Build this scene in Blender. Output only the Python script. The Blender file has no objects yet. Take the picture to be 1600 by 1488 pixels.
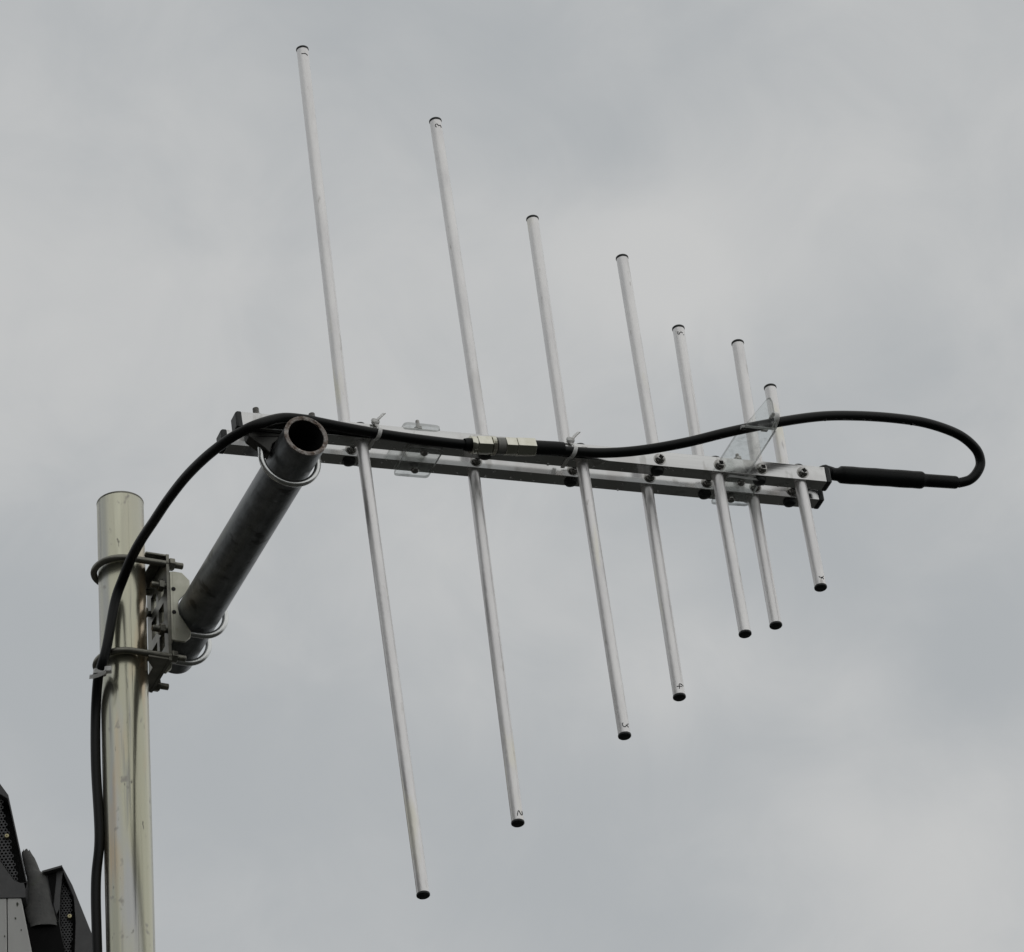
import bpy, bmesh, math, random
from mathutils import Vector, Matrix, noise as mnoise
random.seed(7)
PI = math.pi
SC = bpy.context.scene
COL = SC.collection

# ------------------------------------------------------------------ camera, sky, sun, exposure
cam_d = bpy.data.cameras.new('camera')
cam = bpy.data.objects.new('camera', cam_d); COL.objects.link(cam)
cam_d.sensor_width = 36.0
cam_d.lens = 9796.5 / 1600 * 36.0
cam_d.clip_start = 0.1; cam_d.clip_end = 2000
CW = Matrix(((0.9978742259, 0.0651692354, 0.0),
             (0.0360193624, -0.5515300759, -0.8333769740),
             (-0.0543105402, 0.8316054029, -0.5527050019)))
# camera axes as columns in world space
cam.matrix_world = Matrix.Translation((0, 0, 1.6)) @ CW.to_4x4()
SC.camera = cam

SUN_EL, SUN_AZ = math.radians(62), math.radians(125)      # azimuth from +Y, clockwise seen from above
world = bpy.data.worlds.new('World'); SC.world = world; world.use_nodes = True
nt = world.node_tree; nt.nodes.clear()
def wn(t, **kw):
    n = nt.nodes.new(t)
    for k, v in kw.items(): setattr(n, k, v)
    return n
def wl(a, b): nt.links.new(a, b)
out = wn('ShaderNodeOutputWorld'); bg = wn('ShaderNodeBackground'); bg.inputs['Strength'].default_value = 0.1
sky = wn('ShaderNodeTexSky'); sky.sky_type = 'NISHITA'; sky.sun_disc = False
sky.sun_elevation = SUN_EL; sky.sun_rotation = SUN_AZ; sky.air_density = 1.0; sky.dust_density = 2.0
tc = wn('ShaderNodeTexCoord')
def noise(scale, det, rough, off, dist=0.0):
    m = wn('ShaderNodeMapping'); m.inputs['Location'].default_value = off
    wl(tc.outputs['Generated'], m.inputs['Vector'])
    n = wn('ShaderNodeTexNoise'); n.inputs['Scale'].default_value = scale; n.inputs['Detail'].default_value = det
    n.inputs['Roughness'].default_value = rough; n.inputs['Distortion'].default_value = dist
    wl(m.outputs[0], n.inputs['Vector']); return n.outputs['Fac']
def mth(op, a, b=None, c=None):
    n = wn('ShaderNodeMath'); n.operation = op
    for i, v in enumerate((a, b, c)):
        if v is None: continue
        if isinstance(v, (int, float)): n.inputs[i].default_value = v
        else: wl(v, n.inputs[i])
    return n.outputs[0]
n1 = noise(16.0, 4.0, 0.5, (3.1, 1.7, 0.4), 0.4)
n2 = noise(5.0, 2.0, 0.5, (0.3, 4.2, 2.2))
n3 = noise(42.0, 6.0, 0.58, (7.7, 2.2, 5.1), 0.6)
dens = mth('ADD', mth('MULTIPLY', mth('SUBTRACT', n3, 0.5), 0.30), mth('MULTIPLY', mth('SUBTRACT', n1, 0.5), 0.45))
dens = mth('ADD', dens, mth('MULTIPLY', mth('SUBTRACT', n2, 0.5), 0.35))
# individual soft cloud banks: (direction, angular size, brightness)
CLOUDS = [((0.02386, 0.81232, 0.58273), 0.01225, 0.2),
          ((0.03052, 0.81657, 0.57645), 0.01123, 0.12),
          ((0.02156, 0.80537, 0.59238), 0.00919, -0.16),
          ((0.02486, 0.79351, 0.60805), 0.02552, -0.1),
          ((-0.01984, 0.79182, 0.61043), 0.02552, -0.12),
          ((-0.06395, 0.81111, 0.58139), 0.02654, 0.14),
          ((-0.01578, 0.83698, 0.547), 0.03062, 0.1),
          ((-0.0769, 0.84292, 0.53251), 0.01735, -0.2),
          ((-0.05111, 0.85801, 0.51109), 0.02654, -0.12),
          ((0.02856, 0.85036, 0.52543), 0.01327, 0.16),
          ((0.00761, 0.85477, 0.51895), 0.01123, -0.05),
          ((0.05164, 0.85249, 0.52018), 0.01123, 0.12),
          ((0.06509, 0.86524, 0.49711), 0.01735, 0.2),
          ((0.03195, 0.86351, 0.50331), 0.01531, 0.08),
          ((0.04501, 0.84062, 0.53976), 0.01531, -0.12),
          ((0.06401, 0.80705, 0.58701), 0.01633, 0.08),
          ((0.0643, 0.82293, 0.5645), 0.01327, -0.06),
          ((0.07337, 0.84834, 0.52434), 0.01225, -0.14),
          ((0.00591, 0.79915, 0.6011), 0.01225, -0.08),
          ((-0.01353, 0.8603, 0.5096), 0.02042, -0.12),
          ((0.01583, 0.86992, 0.49294), 0.01837, -0.12)]
for d, s, a in CLOUDS:
    v = wn('ShaderNodeVectorMath'); v.operation = 'DISTANCE'; wl(tc.outputs['Generated'], v.inputs[0]); v.inputs[1].default_value = d
    e = mth('EXPONENT', mth('MULTIPLY', mth('POWER', mth('DIVIDE', v.outputs['Value'], s), 2.0), -1.0))
    dens = mth('ADD', dens, mth('MULTIPLY', e, a))
mr = wn('ShaderNodeMapRange'); mr.inputs['From Min'].default_value = -0.27; mr.inputs['From Max'].default_value = 0.23
mr.interpolation_type = 'SMOOTHSTEP'
wl(dens, mr.inputs['Value'])
mix = wn('ShaderNodeMix'); mix.data_type = 'RGBA'
mix.inputs['A'].default_value = (4.28, 4.48, 4.60, 1)
mix.inputs['B'].default_value = (5.80, 5.83, 5.77, 1)
wl(mr.outputs[0], mix.inputs['Factor'])
mx2 = wn('ShaderNodeMix'); mx2.data_type = 'RGBA'; mx2.inputs['Factor'].default_value = 0.04
wl(mix.outputs['Result'], mx2.inputs['A']); wl(sky.outputs[0], mx2.inputs['B'])
wl(mx2.outputs['Result'], bg.inputs['Color']); wl(bg.outputs[0], out.inputs[0])

sun_d = bpy.data.lights.new('sun', 'SUN'); sun_d.energy = 0.5; sun_d.angle = math.radians(120); sun_d.color = (1.0, 0.96, 0.90)
sun = bpy.data.objects.new('sun', sun_d); COL.objects.link(sun)
sd = Vector((math.sin(SUN_AZ) * math.cos(SUN_EL), math.cos(SUN_AZ) * math.cos(SUN_EL), math.sin(SUN_EL)))
sun.rotation_euler = sd.to_track_quat('Z', 'Y').to_euler()
vs = SC.view_settings
vs.view_transform = 'Standard'; vs.look = 'None'; vs.gamma = 1.0; vs.exposure = 0.0; vs.use_curve_mapping = False

# ------------------------------------------------------------------ materials
def material(name):
    m = bpy.data.materials.new(name); m.use_nodes = True
    t = m.node_tree; b = t.nodes['Principled BSDF']; return m, t, b
def mat(name, c1, c2=None, metal=0.0, rough=0.5, scale=60.0, stretch=(1, 1, 1), bump=0.0, bscale=None, rvar=0.0, spots=None, detail=5.0, lo=0.35, hi=0.65, spec=0.5):
    m, t, b = material(name); N, L = t.nodes.new, t.links.new
    b.inputs['Metallic'].default_value = metal; b.inputs['Roughness'].default_value = rough
    b.inputs['Specular IOR Level'].default_value = spec
    c2 = c2 or c1
    co = N('ShaderNodeTexCoord'); mp = N('ShaderNodeMapping'); mp.inputs['Scale'].default_value = stretch
    L(co.outputs['Object'], mp.inputs['Vector'])
    nz = N('ShaderNodeTexNoise'); nz.inputs['Scale'].default_value = scale; nz.inputs['Detail'].default_value = detail; nz.inputs['Roughness'].default_value = 0.6
    L(mp.outputs[0], nz.inputs['Vector'])
    r = N('ShaderNodeMapRange'); r.inputs['From Min'].default_value = lo; r.inputs['From Max'].default_value = hi
    L(nz.outputs['Fac'], r.inputs['Value'])
    mx = N('ShaderNodeMix'); mx.data_type = 'RGBA'; mx.inputs['A'].default_value = (*c1, 1); mx.inputs['B'].default_value = (*c2, 1)
    L(r.outputs[0], mx.inputs['Factor']); last = mx.outputs['Result']
    if spots:                                           # (colour, scale, threshold)
        for sc_, ssc, th, sst in spots:
            mp2 = N('ShaderNodeMapping'); mp2.inputs['Scale'].default_value = sst; mp2.inputs['Location'].default_value = (1.3 * ssc, 2.7, 0.9); L(co.outputs['Object'], mp2.inputs['Vector'])
            n2 = N('ShaderNodeTexNoise'); n2.inputs['Scale'].default_value = ssc; n2.inputs['Detail'].default_value = 3; L(mp2.outputs[0], n2.inputs['Vector'])
            r2 = N('ShaderNodeMapRange'); r2.inputs['From Min'].default_value = th; r2.inputs['From Max'].default_value = th + 0.08; L(n2.outputs['Fac'], r2.inputs['Value'])
            m2 = N('ShaderNodeMix'); m2.data_type = 'RGBA'; L(last, m2.inputs['A']); m2.inputs['B'].default_value = (*sc_, 1); L(r2.outputs[0], m2.inputs['Factor'])
            last = m2.outputs['Result']
    L(last, b.inputs['Base Color'])
    if rvar:
        rr = N('ShaderNodeMapRange'); rr.inputs['To Min'].default_value = rough - rvar; rr.inputs['To Max'].default_value = rough + rvar; rr.inputs['From Min'].default_value = 0.3; rr.inputs['From Max'].default_value = 0.7
        L(nz.outputs['Fac'], rr.inputs['Value']); L(rr.outputs[0], b.inputs['Roughness'])
    if bump:
        bn = N('ShaderNodeBump'); bn.inputs['Strength'].default_value = bump; bn.inputs['Distance'].default_value = 0.001
        nb = N('ShaderNodeTexNoise'); nb.inputs['Scale'].default_value = bscale or scale * 4; nb.inputs['Detail'].default_value = 4; L(mp.outputs[0], nb.inputs['Vector'])
        L(nb.outputs['Fac'], bn.inputs['Height']); L(bn.outputs[0], b.inputs['Normal'])
    return m
M_ROD = mat('oxidised_aluminium', (0.70, 0.69, 0.69), (0.90, 0.89, 0.88), 0.70, 0.38, 70, (1, 1, 0.3), 0.2, 420, 0.10, spots=[((0.56, 0.55, 0.53), 130, 0.66, (1, 1, 0.3)), ((0.70, 0.69, 0.68), 55, 0.62, (1, 1, 0.15)), ((0.80, 0.78, 0.70), 40, 0.62, (1, 1, 0.2))], lo=0.3, hi=0.7)
M_BOOM = mat('brushed_aluminium', (0.58, 0.58, 0.575), (0.67, 0.67, 0.66), 1.0, 0.14, 90, (0.03, 1, 1), 0.02, 600, 0.03, spots=[((0.48, 0.475, 0.46), 70, 0.60, (1, 1, 0.5)), ((0.56, 0.55, 0.54), 26, 0.56, (1, 0.5, 0.5))])
M_PLASTIC = mat('black_plastic', (0.013, 0.016, 0.016), (0.019, 0.022, 0.022), 0, 0.45, 200, bump=0.1, spec=0.4)
M_RUBBER = mat('black_rubber', (0.004, 0.0048, 0.0046), (0.006, 0.007, 0.0068), 0, 0.42, 120, bump=0.1, bscale=700, spec=0.22)
M_SLEEVE = mat('heat_shrink', (0.004, 0.0048, 0.0048), (0.006, 0.007, 0.007), 0, 0.5, 80, bump=0.15, bscale=400, spec=0.2)
M_INK = mat('marker_ink', (0.02, 0.02, 0.025), None, 0, 0.6)
M_MAST = mat('passivated_zinc', (0.44, 0.435, 0.325), (0.48, 0.475, 0.395), 0.86, 0.22, 24, (1, 1, 0.06), 0.10, 260, 0.07, lo=0.3, hi=0.7,
             spots=[((0.42, 0.425, 0.415), 17, 0.54, (1.3, 1.3, 0.12)), ((0.50, 0.40, 0.27), 26, 0.60, (1, 1, 0.12)), ((0.33, 0.33, 0.29), 120, 0.60, (1, 1, 0.04)), ((0.56, 0.555, 0.44), 48, 0.60, (1, 1, 0.07)), ((0.09, 0.085, 0.075), 190, 0.685, (1, 1, 0.35)), ((0.27, 0.26, 0.23), 75, 0.65, (1, 1, 0.7))])
M_ARM = mat('dull_galvanised_steel', (0.125, 0.132, 0.137), (0.25, 0.262, 0.27), 0.72, 0.38, 70, (1, 1, 0.6), 0.25, 300, 0.08, spots=[((0.08, 0.082, 0.084), 45, 0.60, (1, 1, 0.5)), ((0.30, 0.31, 0.32), 110, 0.66, (1, 1, 0.4))], lo=0.3, hi=0.7)
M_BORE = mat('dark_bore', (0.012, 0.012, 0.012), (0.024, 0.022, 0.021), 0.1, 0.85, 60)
M_RUST = mat('sawn_rusty_rim', (0.46, 0.44, 0.42), (0.16, 0.115, 0.09), 0.3, 0.7, 190, bump=0.9, bscale=450, spots=[((0.55, 0.5, 0.46), 260, 0.6, (1, 1, 1)), ((0.05, 0.04, 0.035), 200, 0.62, (1, 1, 1))])
M_ZINC = mat('bright_zinc', (0.60, 0.61, 0.60), (0.74, 0.75, 0.74), 1.0, 0.26, 80, bump=0.05)
M_YELLOW = mat('yellow_zinc_plate', (0.44, 0.44, 0.36), (0.55, 0.545, 0.46), 0.6, 0.40, 60, bump=0.08, spots=[((0.40, 0.38, 0.28), 90, 0.64, (1, 1, 1))])
M_DARKZN = mat('dark_zinc_plate', (0.14, 0.138, 0.12), (0.24, 0.235, 0.20), 0.85, 0.36, 60, bump=0.08)
M_SADDLE = mat('dark_painted_steel', (0.045, 0.045, 0.042), (0.07, 0.07, 0.065), 0.6, 0.4, 80, bump=0.08)
M_STEEL = mat('stainless_screw', (0.36, 0.355, 0.34), (0.44, 0.43, 0.41), 1.0, 0.2, 200)
M_BRASS = mat('nickel_brass', (0.62, 0.61, 0.52), (0.72, 0.71, 0.63), 1.0, 0.13, 100)
M_CAP = mat('dark_roof_plastic', (0.046, 0.046, 0.047), (0.06, 0.06, 0.06), 0, 0.55, 40, bump=0.1)
M_VOIDSHADE = mat('black_void_shade', (0.005, 0.005, 0.005), (0.007, 0.007, 0.007), 0, 0.8, 40, spec=0.1)  # near-black colour standing for shade in the slot and under the tile
M_CAPBACK = mat('grey_cap_back', (0.016, 0.016, 0.016), (0.022, 0.022, 0.022), 0, 0.8, 40, spec=0.2)
M_MESH = mat('grey_vent_plastic', (0.050, 0.050, 0.053), (0.075, 0.075, 0.078), 0, 0.55, 300)
M_TILE = mat('weathered_roof_tile', (0.075, 0.075, 0.074), (0.115, 0.115, 0.11), 0, 0.85, 50, bump=0.5, bscale=260, spots=[((0.10, 0.11, 0.085), 22, 0.6, (1, 1, 1))])
M_BOARD = mat('white_board', (0.36, 0.36, 0.345), (0.44, 0.44, 0.42), 0, 0.45, 18, (1, 1, 0.2), spots=[((0.14, 0.15, 0.11), 45, 0.66, (1, 1, 0.7))])
M_GREYTAPE = mat('grey_sealing_tape', (0.16, 0.16, 0.145), (0.24, 0.24, 0.22), 0.2, 0.45, 150)
M_SCREWY = mat('brass_screw', (0.34, 0.31, 0.19), (0.44, 0.40, 0.25), 1.0, 0.35, 200)
M_WALL = mat('rendered_wall', (0.13, 0.125, 0.12), (0.18, 0.175, 0.165), 0, 0.85, 8, bump=0.4, bscale=90)
M_GROUND = mat('grass_and_gravel', (0.018, 0.020, 0.016), (0.032, 0.032, 0.029), 0, 0.95, 0.8)
M_SPECK = mat('lichen_speck', (0.06, 0.065, 0.05), None, 0, 0.9)
def clear_mat(name, col, rough, trans, alpha=1.0):
    m, t, b = material(name)
    b.inputs['Base Color'].default_value = (*col, 1); b.inputs['Roughness'].default_value = rough
    b.inputs['Transmission Weight'].default_value = trans; b.inputs['IOR'].default_value = 1.49
    co = t.nodes.new('ShaderNodeTexCoord'); nz = t.nodes.new('ShaderNodeTexNoise'); nz.inputs['Scale'].default_value = 160
    t.links.new(co.outputs['Object'], nz.inputs['Vector'])
    bn = t.nodes.new('ShaderNodeBump'); bn.inputs['Strength'].default_value = 0.08; bn.inputs['Distance'].default_value = 0.001
    t.links.new(nz.outputs['Fac'], bn.inputs['Height']); t.links.new(bn.outputs[0], b.inputs['Normal'])
    return m
M_ACRYL = clear_mat('clear_acrylic', (0.93, 0.95, 0.94), 0.03, 0.97)
def thin_clear(name, col, clear, gloss):
    m, t, b = material(name); N, L = t.nodes.new, t.links.new
    o = t.nodes['Material Output']; tr = N('ShaderNodeBsdfTransparent'); tr.inputs[0].default_value = (0.95, 0.96, 0.955, 1)
    b.inputs['Base Color'].default_value = (*col, 1); b.inputs['Roughness'].default_value = gloss
    fr = N('ShaderNodeFresnel'); fr.inputs['IOR'].default_value = 1.06
    nz = N('ShaderNodeTexNoise'); nz.inputs['Scale'].default_value = 130; co = N('ShaderNodeTexCoord'); L(co.outputs['Object'], nz.inputs['Vector'])
    rr = N('ShaderNodeMapRange'); rr.inputs['From Min'].default_value = 0.52; rr.inputs['From Max'].default_value = 0.78; rr.inputs['To Min'].default_value = 1 - clear; rr.inputs['To Max'].default_value = 1 - clear + 0.20; L(nz.outputs['Fac'], rr.inputs['Value'])
    ad = N('ShaderNodeMath'); ad.operation = 'ADD'; ad.use_clamp = True; L(fr.outputs[0], ad.inputs[0]); L(rr.outputs[0], ad.inputs[1])
    mx = N('ShaderNodeMixShader'); L(ad.outputs[0], mx.inputs[0]); L(tr.outputs[0], mx.inputs[1]); L(b.outputs[0], mx.inputs[2]); L(mx.outputs[0], o.inputs[0])
    return m
M_SHEET = thin_clear('clear_acrylic_sheet', (0.80, 0.81, 0.80), 0.975, 0.08)
M_HAZE = thin_clear('hazy_acrylic_sheet', (0.72, 0.73, 0.72), 0.91, 0.12)
M_SHEETEDGE = thin_clear('sawn_acrylic_edge', (0.62, 0.63, 0.62), 0.45, 0.35)
M_NYLON = clear_mat('natural_nylon', (0.90, 0.90, 0.88), 0.30, 0.30)
M_DROP = clear_mat('rain_water', (0.98, 0.98, 0.98), 0.0, 1.0)

# ------------------------------------------------------------------ mesh helpers
def V(*a): return Vector(a[0]) if len(a) == 1 else Vector(a)
def frame(t):
    t = t.normalized(); h = Vector((0, 0, 1)) if abs(t.z) < 0.9 else Vector((1, 0, 0))
    u = t.cross(h).normalized(); return u, t.cross(u).normalized()
def add_tube(bm, pts, r, seg=16, caps=True, closed=False, ref=None):
    """round bar through a polyline; r a number or one per point"""
    pts = [V(p) for p in pts]; n = len(pts)
    rs = r if isinstance(r, (list, tuple)) else [r] * n
    rings = []; prev = None
    for i, p in enumerate(pts):
        if closed: t = pts[(i + 1) % n] - pts[i - 1]
        else: t = pts[min(i + 1, n - 1)] - pts[max(i - 1, 0)]
        t = t.normalized()
        if prev is None: u, _ = frame(t)
        else:
            u = prev - t * prev.dot(t); u.normalize()
        prev = u; w = t.cross(u)
        rings.append([bm.verts.new(p + (u * math.cos(2 * PI * k / seg) + w * math.sin(2 * PI * k / seg)) * rs[i]) for k in range(seg)])
    for i in range(n if closed else n - 1):
        a, b = rings[i], rings[(i + 1) % n]
        for k in range(seg):
            f = bm.faces.new((a[k], a[(k + 1) % seg], b[(k + 1) % seg], b[k])); f.smooth = True
    if caps and not closed:
        bm.faces.new(list(reversed(rings[0]))); bm.faces.new(rings[-1])
    return rings
def add_lathe(bm, o, axis, prof, seg=24):
    """prof = [(radius, height along axis)]; radius 0 closes"""
    o = V(o); t = V(axis).normalized(); u, w = frame(t); rings = []
    for r, h in prof:
        c = o + t * h
        if r <= 1e-9: rings.append([bm.verts.new(c)])
        else: rings.append([bm.verts.new(c + (u * math.cos(2 * PI * k / seg) + w * math.sin(2 * PI * k / seg)) * r) for k in range(seg)])
    for a, b in zip(rings, rings[1:]):
        for k in range(seg):
            k2 = (k + 1) % seg
            if len(a) == 1 and len(b) == 1: continue
            if len(a) == 1: bm.faces.new((a[0], b[k], b[k2]))
            elif len(b) == 1: bm.faces.new((a[k2], a[k], b[0]))
            else: bm.faces.new((a[k], b[k], b[k2], a[k2]))
    for f in bm.faces: f.smooth = True
def add_prism(bm, poly, o, ex, ey, en, depth):
    """polygon (2d) in the plane o + x*ex + y*ey, thickened by depth along en"""
    o, ex, ey, en = V(o), V(ex), V(ey), V(en)
    a = [bm.verts.new(o + ex * x + ey * y) for x, y in poly]
    b = [bm.verts.new(v.co + en * depth) for v in a]
    n = len(a)
    bm.faces.new(a); bm.faces.new(list(reversed(b)))
    for i in range(n): bm.faces.new((a[(i + 1) % n], a[i], b[i], b[(i + 1) % n]))
def add_box(bm, lo, hi, ex=(1, 0, 0), ey=(0, 1, 0), ez=(0, 0, 1), o=(0, 0, 0)):
    ex, ey, ez, o = V(ex), V(ey), V(ez), V(o)
    vs = [bm.verts.new(o + ex * (lo[0], hi[0])[i] + ey * (lo[1], hi[1])[j] + ez * (lo[2], hi[2])[k]) for i in (0, 1) for j in (0, 1) for k in (0, 1)]
    for q in ((0, 1, 3, 2), (4, 6, 7, 5), (0, 4, 5, 1), (2, 3, 7, 6), (0, 2, 6, 4), (1, 5, 7, 3)): bm.faces.new([vs[i] for i in q])
def rounded(poly, r, n=4):
    res = []
    for i, p in enumerate(poly):
        a, b, c = Vector(poly[i - 1]), Vector(p), Vector(poly[(i + 1) % len(poly)])
        u, w = (a - b).normalized(), (c - b).normalized(); rr = min(r, (a - b).length * .45, (c - b).length * .45)
        s, e = b + u * rr, b + w * rr
        for k in range(n + 1):
            t = k / n; res.append(tuple((s * (1 - t) ** 2 + b * 2 * t * (1 - t) + e * t * t)))
    return res
def smooth_path(pts, n=8):
    pts = [V(p) for p in pts]; res = []
    for i in range(len(pts) - 1):
        p0, p1, p2, p3 = pts[max(i - 1, 0)], pts[i], pts[i + 1], pts[min(i + 2, len(pts) - 1)]
        for k in range(n):
            t = k / n
            res.append(0.5 * (2 * p1 + (p2 - p0) * t + (2 * p0 - 5 * p1 + 4 * p2 - p3) * t * t + (3 * p1 - p0 - 3 * p2 + p3) * t ** 3))
    res.append(pts[-1]); return res
def obj(name, bm, m, parent=None, bevel=0.0, seg=2, kind=None, label=None, sharp=0.6):
    bmesh.ops.recalc_face_normals(bm, faces=bm.faces)
    me = bpy.data.meshes.new(name); bm.to_mesh(me); bm.free()
    for mm in (m if isinstance(m, list) else [m]): me.materials.append(mm)
    o = bpy.data.objects.new(name, me); COL.objects.link(o)
    if parent: o.parent = parent
    if bevel:
        b = o.modifiers.new('bevel', 'BEVEL'); b.width = bevel; b.segments = seg; b.limit_method = 'ANGLE'; b.angle_limit = 0.6
    me.set_sharp_from_angle(angle=sharp)
    if kind: o['kind'] = kind
    if label: o['label'] = label
    return o
def thing(name, label, cat, group=None, mw=None):
    o = bpy.data.objects.new(name, None); COL.objects.link(o); o.empty_display_size = 0.05
    if mw is not None: o.matrix_world = mw
    return tag(o, label, cat, group)
def tag(o, label, cat, group=None):
    o['label'] = label; o['category'] = cat
    if group: o['group'] = group
    return o
def dup(src, parent, mw=None):
    c = src.copy(); COL.objects.link(c); c.parent = parent
    if mw is not None: c.matrix_basis = mw
    return c
NB = bmesh.new

# ------------------------------------------------------------------ fitted places (metres, camera stands 1.6 m above the ground at the origin)
ANT = Matrix(((0.92998357, -0.36159855, -0.06615920, -0.15648039),
              (0.36224391, 0.93208028, -0.00238809, 4.97225181),
              (0.06252922, -0.02174489, 0.99780622, 4.95846397),
              (0, 0, 0, 1)))                       # x along the booms to the tip, y away, z along the rods
MAST = V(-0.39195, 5.21524, 4.92291)               # mast axis at the level of the clamp
AX = V(0.38596, -0.92251, 0.0)                     # arm direction, mast to antenna
RT = V(0.92251, 0.38596, 0.0)                      # from mast axis towards arm axis
UPZ = V(0, 0, 1)
ARM_END = V(-0.19189, 4.91846, 4.92291)
FAR = 0.03135                                      # far boom behind near boom
GLYPHS = {'1u': [[(0.01608, 0.02652, 0.48352), (0.01726, 0.02591, 0.48308), (0.01977, 0.02557, 0.48316), (0.02221, 0.02636, 0.48155)]], '2u': [[(0.1372, -0.00549, 0.38283), (0.1361, -0.00499, 0.38405), (0.13653, -0.00522, 0.38631), (0.13815, -0.00573, 0.38643), (0.13933, -0.00579, 0.38457), (0.14113, -0.00541, 0.38566), (0.14221, -0.00487, 0.38326)]], '2d': [[(0.13309, 0.02583, -0.40019), (0.13408, 0.02561, -0.39594), (0.13517, 0.02556, -0.39532), (0.13689, 0.02591, -0.39905), (0.13859, 0.02689, -0.3981), (0.13847, 0.02675, -0.39468)]], '3d': [[(0.2402, -0.00545, -0.30845), (0.23948, -0.00514, -0.30945), (0.23979, -0.00529, -0.31178), (0.2412, -0.00572, -0.31291), (0.2427, -0.00578, -0.31183), (0.24287, -0.00576, -0.31067)], [(0.2427, -0.00578, -0.31183), (0.24391, -0.00554, -0.3112), (0.2451, -0.00501, -0.31289)], [(0.24397, -0.00551, -0.30982), (0.2459, -0.00445, -0.30869)]], '4d': [[(0.3164, 0.02654, -0.241), (0.3187, 0.02563, -0.24113), (0.32138, 0.02582, -0.241)], [(0.31848, 0.02567, -0.24367), (0.31863, 0.02564, -0.24113), (0.31897, 0.02559, -0.23867), (0.32097, 0.0257, -0.23873), (0.3231, 0.0267, -0.24006)]], '5u': [[(0.37928, 0.02643, 0.18311), (0.37878, 0.02677, 0.18072), (0.37983, 0.02612, 0.17966), (0.38061, 0.02582, 0.18149), (0.38215, 0.02556, 0.18221), (0.38368, 0.02571, 0.18116)], [(0.38422, 0.02587, 0.17948), (0.38483, 0.02612, 0.17932)]], '7d': [[(0.47057, -0.00534, -0.12052), (0.47099, -0.00549, -0.1216), (0.47314, -0.00579, -0.1219)], [(0.47219, -0.00576, -0.1233), (0.47364, -0.00575, -0.12182), (0.4756, -0.0051, -0.11987)], [(0.47364, -0.00575, -0.12182), (0.47508, -0.00537, -0.12358)]]}
CABLE_TIP = [(0.6479, 0.008, 0.0164), (0.66027, 0.006, 0.0202), (0.66882, 0.003, 0.02834), (0.67295, 0.0, 0.0391), (0.66688, -0.006, 0.05063), (0.64634, -0.014, 0.05999), (0.60992, -0.024, 0.06233), (0.57145, -0.032, 0.05881), (0.52571, -0.04, 0.05138), (0.48021, -0.047, 0.04081), (0.4281, -0.052, 0.02405), (0.37947, -0.05, 0.0095), (0.33471, -0.04, -0.00138), (0.29212, -0.027, -0.00618), (0.25607, -0.0165, -0.00594), (0.22029, -0.0145, -0.00617), (0.18853, -0.0145, -0.00659)]
CABLE_BOOM = [(0.12009, -0.0168, -0.01178), (0.09802, -0.015, -0.01033), (0.05933, -0.0145, -0.00859), (0.02713, -0.0145, -0.0065), (-0.00483, -0.0145, -0.00329), (-0.03027, -0.0145, -0.00013), (-0.04422, -0.0145, 0.00168), (-0.0689, -0.015, 0.00048)]
UP_SHELL = [(-0.8258, 6.3548), (-0.774, 6.3021), (-0.7584, 6.276), (-0.7331, 6.1319), (-0.7353, 6.1035), (-0.8272, 6.1083)]
UP_OPEN = [(-0.8076, 6.2852), (-0.7705, 6.278), (-0.7594, 6.2696), (-0.7341, 6.1288), (-0.7424, 6.1284), (-0.7516, 6.1333), (-0.808, 6.2292)]
UP_MESH = [(-0.8077, 6.2798), (-0.7695, 6.2720), (-0.7463, 6.1305), (-0.7516, 6.1333), (-0.808, 6.2292)]
LO_SHELL = [(-0.7109, 6.1451), (-0.6822, 6.1525), (-0.6679, 6.1196), (-0.6374, 6.0257), (-0.6184, 5.9618), (-0.6198, 5.8895), (-0.676, 5.8937), (-0.6815, 6.0102), (-0.6881, 6.0589), (-0.6951, 6.0847)]
LO_SLOT = [(-0.7044, 6.1435), (-0.6906, 6.1457), (-0.6908, 6.133), (-0.696, 6.0868)]
LO_OPEN = [(-0.6814, 6.1418), (-0.6664, 6.0994), (-0.6643, 6.0592), (-0.6671, 5.9966), (-0.6754, 5.9349), (-0.679, 5.9975), (-0.6872, 6.0609), (-0.6857, 6.103)]
LO_MESH = [(-0.6825, 6.1323), (-0.6701, 6.0986), (-0.6698, 6.0596), (-0.6726, 5.997), (-0.6769, 5.9557), (-0.6808, 5.9976), (-0.6872, 6.0609), (-0.6857, 6.103)]
BOARD = [(-0.8272, 6.1104), (-0.7417, 6.105), (-0.7272, 6.0136), (-0.7154, 5.9379), (-0.8282, 5.9463)]
SCREWS = [(-0.761, 6.2064), (-0.6724, 6.0672)]
TILEPOLY = [(-0.7409, 6.1835), (-0.7344, 6.1873), (-0.7307, 6.1796), (-0.728, 6.1794), (-0.7262, 6.175), (-0.7225, 6.1726), (-0.7145, 6.1475), (-0.7044, 6.1435), (-0.7002, 6.1146), (-0.6987, 6.0934), (-0.6951, 6.0826), (-0.69, 6.0569), (-0.7304, 6.0557), (-0.7417, 6.105), (-0.7424, 6.1305)]
SPECKS = [(-0.7474, 6.0939), (-0.7504, 6.0709), (-0.7423, 6.0514), (-0.7662, 6.0427), (-0.7555, 6.1061)]
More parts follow.
